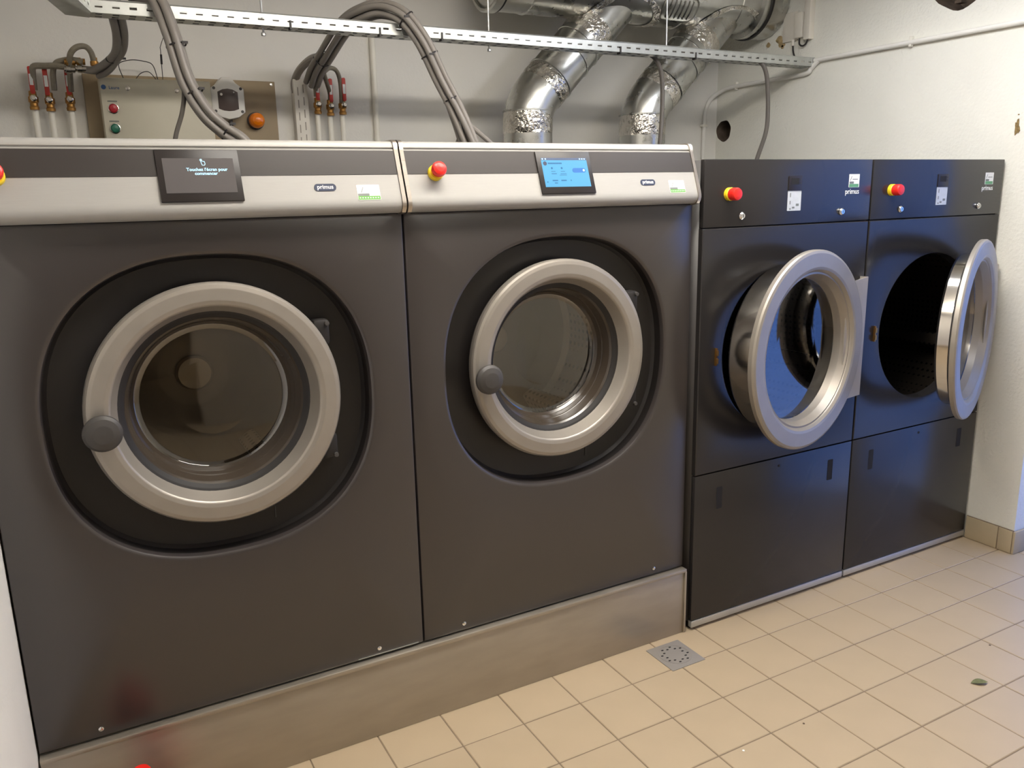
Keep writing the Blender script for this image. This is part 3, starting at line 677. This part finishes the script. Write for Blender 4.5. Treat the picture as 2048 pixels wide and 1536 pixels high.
gb = 'grey hoses arching over the tray to the right washer'
for a, b, lb in ((-.002, .028, 'outermost hose of the bundle arching over the tray'), (-.021, .009, 'front upper hose of the bundle arching over the tray'), (-.016, -.020, 'front lower hose of the bundle arching over the tray'), (.013, -.014, 'rear lower hose of the bundle arching over the tray'), (.019, .014, 'rear upper hose of the bundle arching over the tray')):
    Q = offset_path(B_p, a, b)
    nq = len(Q); Q = [q+Vector(((b*1.3)*max(0, (i-nq*.78)/(nq*.22)), 0, 0)) for i, q in enumerate(Q)]
    tag(mesh('hose', *tubedata(Q, .0115, 12), 'hose'), 'grey '+lb, 'hose', gb)
tag(tube('hose', [(0.57, 0.915, 1.906), (0.596, 0.9, 1.841), (0.642, 0.88, 1.804), (0.717, 0.86, 1.738), (.80, .85, 1.65)], .0095, 'hose'), 'thin grey hose branching off to the right below the arch', 'hose')
tag(tube('hose', [(0.63, 0.93, 1.80), (0.605, 0.93, 1.76), (0.575, .92, 1.70), (.55, .91, 1.62)], .0085, 'hose'), 'thin grey hose branching off to the left below the arch', 'hose')
tag(tube('hose', [(0.240, 1.42, 2.115), (0.215, 1.52, 2.12), (0.19, 1.62, 2.089), (0.178, 1.675, 2.045), (.178, 1.675, 2.0)], .0165, 'hose'), 'thick grey hose dropping into the white slotted trunking', 'hose')
tag(tube('hose', [(0.235, 1.45, 2.10), (0.228, 1.54, 2.055), (0.25, 1.61, 2.03), (.257, 1.63, 1.985)], .0115, 'hose_tan'), 'grey hose onto the first red valve beside the slotted trunking', 'hose')
tag(tube('hose', [(0.243, 1.47, 2.085), (0.286, 1.57, 2.046), (0.315, 1.625, 2.002), (0.317, 1.63, 1.97)], .0095, 'hose_tan'), 'grey hose onto the middle red valve beside the slotted trunking', 'hose')
tag(tube('hose', [(0.253, 1.48, 2.066), (0.301, 1.55, 2.093), (0.345, 1.6, 2.089), (0.366, 1.625, 2.045), (0.368, 1.63, 1.961)], .0095, 'hose_tan'), 'looped grey hose onto the outer red valve beside the slotted trunking', 'hose')
Lm = [(-0.557, 1.08, 2.20), (-0.546, 1.12, 2.162), (-0.53, 1.25, 2.12), (-0.531, 1.4, 2.085), (-0.566, 1.5, 2.057), (-0.607, 1.56, 2.042), (-0.65, 1.58, 2.046)]
tag(mesh('hose', *tubedata(offset_path(Lm, 0, .013), .0135, 12), 'hose'), 'outer thick grey hose curving down from the left end of the tray', 'hose', 'thick hoses at the left end of the tray')
tag(mesh('hose', *tubedata(offset_path(Lm, 0, -.014), .0135, 12), 'hose'), 'inner thick grey hose curving down from the left end of the tray', 'hose', 'thick hoses at the left end of the tray')
tag(tube('hose', [(-0.545, 1.22, 2.127), (-0.525, 1.35, 2.095), (-0.542, 1.46, 2.055), (-0.572, 1.52, 2.028), (-.60, 1.56, 2.02)], .010, 'hose'), 'thin grey hose under the thick hoses above the control box', 'hose')
tag(tube('hose', [(-0.818, 1.63, 1.97), (-0.816, 1.62, 2.03), (-0.808, 1.61, 2.052), (-0.772, 1.6, 2.054), (-0.731, 1.58, 2.053), (-0.67, 1.57, 2.045)], .0115, 'hose_tan'), 'bent grey hose onto the leftmost red water valve', 'hose')
tag(tube('hose', [(-0.752, 1.61, 1.97), (-0.748, 1.61, 2.035), (-0.735, 1.59, 2.063), (-0.712, 1.58, 2.073), (-0.678, 1.57, 2.077), (-0.645, 1.56, 2.068)], .0105, 'hose_tan'), 'arched grey hose onto the middle red water valve left of the box', 'hose')
tag(tube('hose', [(-0.696, 1.62, 1.97), (-0.692, 1.58, 2.041), (-0.685, 1.55, 2.09), (-0.662, 1.54, 2.116), (-0.632, 1.54, 2.121), (-0.614, 1.54, 2.101), (-0.607, 1.55, 2.06)], .0105, 'hose_tan'), 'high looped grey hose left of the control box', 'hose')
mf = thing('hose_manifold', 'cluster of metal hose couplings left of the control box', 'coupling', (-.655, 1.57, 2.055))
for k, (dx, dy, dz, ax) in enumerate(((0, 0, .016, 'x'), (0, -.012, -.012, 'x'), (-.034, .0, .012, 'x'), (-.038, -.01, -.016, 'x'), (.048, -.02, .012, 'z'))):
    lathe('coupling', [(0, -.018), (.011, -.018), (.011, -.012), (.0145, -.011), (.0145, .004), (.0115, .005), (.0115, .018), (0, .018)], 'nut' if k % 2 else 'brass', mf, axis=ax, n=14, c=(dx, dy, dz))
def tie(pts, t, r, label, sub=8, sq=1.):
    Q = catmull(pts, sub); T, N, B = frames(Q); i = int(t*(len(Q)-1)); V, F = [], []; n, mnr = 22, 6
    for k in range(n):
        a = 2*math.pi*k/n; rd = math.cos(a)*N[i]*sq+math.sin(a)*B[i]
        for j in range(mnr):
            b = 2*math.pi*j/mnr; V.append(tuple(Q[i]+rd*(r+.0018*math.cos(b))+T[i]*.0032*math.sin(b)))
    for k in range(n):
        for j in range(mnr): F.append((k*mnr+j, ((k+1) % n)*mnr+j, ((k+1) % n)*mnr+(j+1) % mnr, k*mnr+(j+1) % mnr))
    b0 = len(V); e = Q[i]+B[i]*(r+.004)
    v, f = boxdata(e.x-.004, e.x+.014, e.y-.004, e.y+.004, e.z-.004, e.z+.003); V += v; F += [tuple(x+b0 for x in q) for q in f]
    tag(mesh('cable_tie', V, F, 'tie'), label, 'cable tie', 'black cable ties round the hose bundles')
tie(A_, .42, .034, 'black cable tie round the draped bundle just below the tray', sq=.9)
tie(A_, .555, .034, 'black cable tie round the draped bundle in front of the control box', sq=.9)
tie(A_, .77, .034, 'black cable tie at the foot of the draped bundle near the isolator', sq=.9)
tie(B_p, .16, .033, 'black cable tie low on the rear leg of the arching bundle'); tie(B_p, .56, .035, 'black cable tie near the top of the arching bundle')
tie(B_p, .68, .033, 'black cable tie halfway down the front leg of the arching bundle'); tie(B_p, .80, .031, 'lowest black cable tie on the front leg of the arching bundle')
tie(Lm, .60, .0285, 'black cable tie on the thick hoses above the control box', sq=.55)
tag(tube('power_cable', [(1.60, 1.06, 2.16), (1.655, 1.055, 2.135), (1.69, 1.055, 2.08), (1.702, 1.055, 2.0), (1.697, 1.05, 1.879), (1.68, 1.04, 1.74), (1.66, 1.03, 1.55)], .0105, 'hose_dark'), 'dark cable hanging from the tray in front of the right duct branch', 'cable', 'dark cables from the tray to the dryers')
tag(tube('power_cable', [(2.25, 1.03, 2.16), (2.272, 1.0, 2.12), (2.288, 0.99, 2.048), (2.295, 0.985, 1.92), (2.282, 0.98, 1.815), (2.245, 1.0, 1.673), (2.22, 1.02, 1.5)], .0105, 'hose_dark'), 'dark cable hanging from the tray near the right wall', 'cable', 'dark cables from the tray to the dryers')
tag(tube('signal_wire', [(-0.509, 1.60, 2.022), (-0.52, 1.6, 2.061), (-0.514, 1.6, 2.079), (-0.474, 1.6, 2.091), (-0.433, 1.6, 2.089), (-0.398, 1.6, 2.076), (-0.384, 1.6, 2.02)], .0018, 'tie', n=6), 'large thin black wire loop on top of the control box', 'wire')
tag(tube('signal_wire', [(-0.466, 1.6, 2.02), (-0.443, 1.6, 2.044), (-0.414, 1.6, 2.049), (-0.389, 1.6, 2.02)], .0016, 'tie', n=6), 'small thin black wire loop on top of the control box', 'wire')
aw = thing('hanging_wire', 'thin black wire with a small plug hanging down to the control box', 'wire', (-.37, 1.5, 2.14))
tube('wire', [(0, -.4, .04), (0, 0, -.0), (.001, .05, -.02), (.004, .10, -.118)], .0014, 'tie', aw, n=6)
tube('plug', [(.002, .055, -.030), (.003, .075, -.062)], .004, 'tie', aw, straight=True, n=8)

# ------------------------------------------------------------------ water valves
def valve(x, z_off, hdx, label):
    t = thing('water_valve', label, 'valve', (x, 1.64, 1.9), group='red-levered water valves')
    tube('pipe', [(0, .012, -.75), (0, .012, .01)], .0115, 'pvc', t, straight=True, n=16)
    lathe('valve_body', [(0, 0), (.0155, 0), (.0165, .010), (.0135, .014), (.0135, .024), (.0175, .028), (.0175, .046), (.0135, .050), (.0130, .066), (.011, .068), (0, .068)], 'brass', t, axis='z', n=20, c=(0, 0, z_off))
    lathe('stem_nut', [(0, -.034), (.0075, -.034), (.0085, -.026), (.0125, -.024), (.0125, -.012), (.008, -.010), (.008, 0)], 'nut', t, n=6, c=(hdx*.4, 0, .040+z_off))
    h = prism('lever', rrect(.0165, .098, .006), .0045, 'valve_red', t, facing(hdx, -.022, .104+z_off), bev=.001)
    prism('lever_label', rrect(.0120, .040, .001), .0006, 'white', h, Matrix.Translation((0, .002, .0045)))
valve(-.826, 0, .002, 'red-levered water valve, leftmost of the three left of the box')
valve(-.772, -.004, -.004, 'red-levered water valve, middle one of the three left of the box')
valve(-.703, 0, .0, 'red-levered water valve nearest the control box')
valve(.262, .012, -.003, 'red-levered water valve next to the white slotted trunking')
valve(.318, .006, .0, 'red-levered water valve, middle one right of the slotted trunking')
valve(.374, .012, .004, 'red-levered water valve, rightmost of the three right of the trunking')

# ------------------------------------------------------------------ control box on the back wall
cb = thing('control_box', 'beige backboard with pale grey dosing control box and buttons', 'control box', (-.28, 1.69, 1.5))
def cl(x, y, z): return (x+.28, y-1.69, z-1.5)
def cbox(name, x0, x1, y0, y1, z0, z1, m, par=cb, bev=.002): return box(name, x0+.28, x1+.28, y0-1.69, y1-1.69, z0-1.5, z1-1.5, m, par, bev=bev)
cbox('backboard', -.650, .090, 1.672, 1.692, 1.50, 2.043, 'board')
en = cbox('enclosure', -.598, -.192, 1.575, 1.672, 1.52, 2.020, 'boxface', bev=.004)
for xx, zz in ((-.560, 1.906), (-.562, 1.832)):
    lathe('button_collar', [(.0195, 0), (.0195, .003), (.016, .004)], 'nut', en, axis='z', n=24, mtx=facing(*cl(xx, 1.575, zz)))
    lathe('push_button', [(.0165, .002), (.0165, .011), (.012, .016), (0, .0175)], 'btn_red' if zz > 1.87 else 'btn_green', en, axis='z', n=24, mtx=facing(*cl(xx, 1.575, zz)), label='red push button' if zz > 1.87 else 'green push button')
    boxes('button_caption', [(-.017+.0049*q, -.017+.0049*q+.0038, 0, .0052, 0, .0005) for q in range(7)], 'greyprint', en, mtx=facing(*cl(xx, 1.5746, zz+.024)), smooth=False)
for xx, zz in ((-.500, 1.982), (-.322, 1.980)):
    lathe('cover_lock', [(.0085, 0), (.0085, .002), (.006, .003), (0, .002)], 'nut', en, axis='z', n=18, mtx=facing(*cl(xx, 1.575, zz)))
prism('logo_disc', ring2d(.0088), .0005, 'blue', en, facing(*cl(-.585, 1.5748, 1.984)))
text('logo_text', 'Laure', .0165, 'blue', en, facing(*cl(-.5485, 1.5748, 1.9825)), bold=.0002)
for xx, zz in ((.075, 2.030),): lathe('board_screw', [(.006, 0), (.006, .002), (0, .003)], 'nut', cb, axis='z', n=12, mtx=facing(*cl(xx, 1.672, zz)))
iso = thing('isolator_switch', 'light grey plastic isolator with smoked brown window', 'switch', (-.125, 1.672, 1.952))
oct_ = [(-.066, -.046), (-.040, -.066), (.0, -.076), (.040, -.066), (.066, -.046), (.066, .046), (.036, .068), (.018, .090), (-.018, .090), (-.036, .068), (-.066, .046)]
ib = prism('isolator_body', oct_, .085, 'iso', iso, facing(0, 0, 0), bev=.006)
prism('smoked_window', [(-.040, -.034), (-.020, -.041), (.0, -.043), (.020, -.041), (.040, -.034), (.040, .032), (.020, .042), (0, .045), (-.020, .042), (-.040, .032)], .0025, 'brownwin', iso, facing(0, -.0846, .0), bev=.001)
for xx in (-.053, .053):
    for zz in (-.044, .046): lathe('cover_screw', [(.006, 0), (.006, .002), (0, .001)], 'knob', iso, axis='z', n=12, mtx=facing(xx, -.0846, zz))
for xx, zz in ((-.026, .022), (.024, .031)): lathe('window_button', [(.0055 if xx < 0 else .003, 0), (.005 if xx < 0 else .0028, .002), (0, .003)], 'iso', iso, axis='z', n=12, mtx=facing(xx, -.0870, zz))
tube('outlet_cable', [(.010, -.04, -.07), (.012, -.04, -.12), (.015, -.04, -.35)], .008, 'hose_dark', iso, straight=True)
bc = thing('beacon_lamp', 'round amber beacon lamp on the beige backboard', 'beacon', (-.004, 1.672, 1.880))
lathe('beacon_base', [(.036, 0), (.036, .008), (.030, .010)], 'knob', bc, axis='z', n=32, mtx=facing(0, 0, 0))
lathe('beacon_lens', [(.032, .008), (.0325, .025), (.030, .040), (.022, .050), (.010, .0545), (0, .0555)], 'amber', bc, axis='z', n=32, mtx=facing(0, 0, 0))

# ------------------------------------------------------------------ wall pipes, trunking, conduits
tk = thing('slotted_trunking', 'white slotted cable trunking on the back wall', 'trunking', (.195, 1.69, 1.5))
box('trunking_body', -.030, .030, -.040, .004, 0, .555, 'trunk', tk, bev=.002)
sl_ = []
for q in range(10):
    z = .02+q*.052
    for x in (-.013, .011): sl_.append((x-.0022, x+.0022, -.0408, -.039, z+(.012 if x > 0 else 0), z+.034+(.012 if x > 0 else 0)))
boxes('trunking_slots', sl_, 'slot', tk, smooth=False)
tag(tube('wall_pipe', [(.545, 1.685, .1), (.545, 1.685, ZC-.002)], .0135, 'pvc', straight=True, n=16), 'off-white vertical pipe on the back wall behind the arching hoses', 'pipe')
cd = thing('wall_conduit', 'painted conduit running along the right wall and down the corner', 'conduit', (2.6, .5, 2.1))
def wl(l): return [(x-2.6, y-.5, z-2.1) for x, y, z in l]
tube('conduit', wl([(2.598, -.23, 2.163), (2.598, .3, 2.164), (2.598, .93, 2.165), (2.598, .965, 2.160), (2.598, 1.005, 2.132), (2.598, 1.05, 2.110), (2.598, 1.30, 2.108), (2.596, 1.56, 2.106), (2.585, 1.64, 2.09), (2.550, 1.675, 2.055), (2.518, 1.682, 1.99), (2.510, 1.682, 1.90), (2.508, 1.682, 1.7), (2.508, 1.682, 1.2)]), .0115, 'wall', cd, n=12)
for p in ((2.604, .455, 2.166), (2.604, 1.53, 2.107)): box('pipe_clip', p[0]-2.6-.014, p[0]-2.6+.006, p[1]-.5-.007, p[1]-.5+.007, p[2]-2.1-.020, p[2]-2.1+.024, 'pvc', cd, bev=.003)
box('pipe_clip', 2.508-2.6-.022, 2.508-2.6+.018, 1.668-.5, 1.692-.5, 1.90-2.1, 1.915-2.1, 'pvc', cd, bev=.003)
tg = thing('white_trunking', 'narrow white vertical trunking high on the right wall', 'trunking', (2.6, 1.035, 2.27))
box('trunking_body', -.022, .014, -.020, .018, 0, ZC-2.27-.002, 'trunk', tg, bev=.003)
jb = thing('junction_box', 'small white junction box beside the vertical trunking on the right wall', 'junction box', (2.612, 1.10, 2.28))
box('box_body', -.036, .001, -.038, .012, .005, .125, 'trunk', jb, bev=.004); box('box_plate', -.010, .001, .012, .11, .0, .14, 'trunk', jb, bev=.003)
tube('cable_gland', [(-.018, .03, .004), (-.018, .03, -.025)], .008, 'trunk', jb, straight=True)
tag(tube('power_cable', [(2.594, 1.035, 2.272), (2.592, 1.045, 2.252), (2.592, 1.065, 2.245), (2.592, 1.085, 2.256), (2.592, 1.088, 2.286)], .0042, 'tie', n=8), 'short black cable loop under the vertical trunking', 'cable')
tag(tube('power_cable', [(2.594, 1.13, 2.258), (2.590, 1.12, 2.22), (2.58, 1.09, 2.18), (2.575, 1.06, 2.15)], .0042, 'tie', n=8), 'black cable dropping from the junction box into the tray end', 'cable')

# ------------------------------------------------------------------ floor things
dn = thing('floor_drain', 'square grey floor drain set beside the plinth', 'drain', (.863, -.117, 0))
box('drain_plate', -.070, .070, -.074, .070, -.001, .0028, 'drain', dn, bev=.0012)
lathe('drain_ring', [(.057, .0026), (.057, .0038), (.053, .0038), (.053, .0026)], 'drain', dn, axis='z', n=40)
hv, hf = [], []
for k in range(16):
    a = 2*math.pi*k/16+.1; r = .046 if k % 2 else .036
    b0 = len(hv); hv += [(r*math.cos(a)+.0052*math.cos(q*math.pi/4), r*math.sin(a)+.0034*math.sin(q*math.pi/4), z) for z in (.0020, .0031) for q in range(8)]
    hf += [tuple(range(b0+8, b0+16)), tuple(range(b0, b0+8))]+[(b0+q, b0+(q+1) % 8, b0+8+(q+1) % 8, b0+8+q) for q in range(8)]
mesh('drain_holes', hv, hf, 'gap', dn)
V, F = [], []
for i in range(9):
    s = i/8; wv = .013*math.sin(math.pi*min(1, s*1.02))**.8
    for j, q in enumerate((-1, -.5, 0, .5, 1)): V.append((-.026+.052*s, q*wv, .002+.006*abs(q)*math.sin(math.pi*s)+.004*s*s))
for i in range(8):
    for j in range(4): a = i*5+j; F.append((a, a+1, a+6, a+5))
lf = mesh('leaf', V, F, 'leaf', loc=(1.584, -.737, .001), rotz=-.55); lf.modifiers.new('t', 'SOLIDIFY').thickness = .0008
tag(lf, 'small dry green leaf lying on the floor tiles', 'leaf')
for x, y, s, m, lb in ((.95, -.60, .0032, 'hole', 'tiny dark crumb on the tiles left of centre'), (.71, -.60, .0036, 'white', 'tiny white crumb on the tiles near the plinth'), (1.83, -.62, .0034, 'hole', 'tiny dark crumb on the tiles near the leaf')):
    o = lathe('crumb', [(0, 0), (s*1.1, .0004), (s, .0016), (0, .0022)], m, axis='z', n=7, loc=(x, y, 0)); tag(o, lb, 'crumb')
rc = thing('red_canister', 'red plastic cap of a canister standing before the plinth at bottom left', 'canister', (-.797, -.16, 0))
box('canister_body', -.05, .05, -.038, .038, 0, .185, 'red', rc, bev=.018, seg=3)
lathe('canister_neck', [(.020, .183), (.020, .210), (0, .211)], 'red', rc, axis='z', n=24)
lathe('canister_cap', [(.0225, .203), (.0225, .233), (.018, .2395), (0, .2405)], 'red', rc, axis='z', n=24)
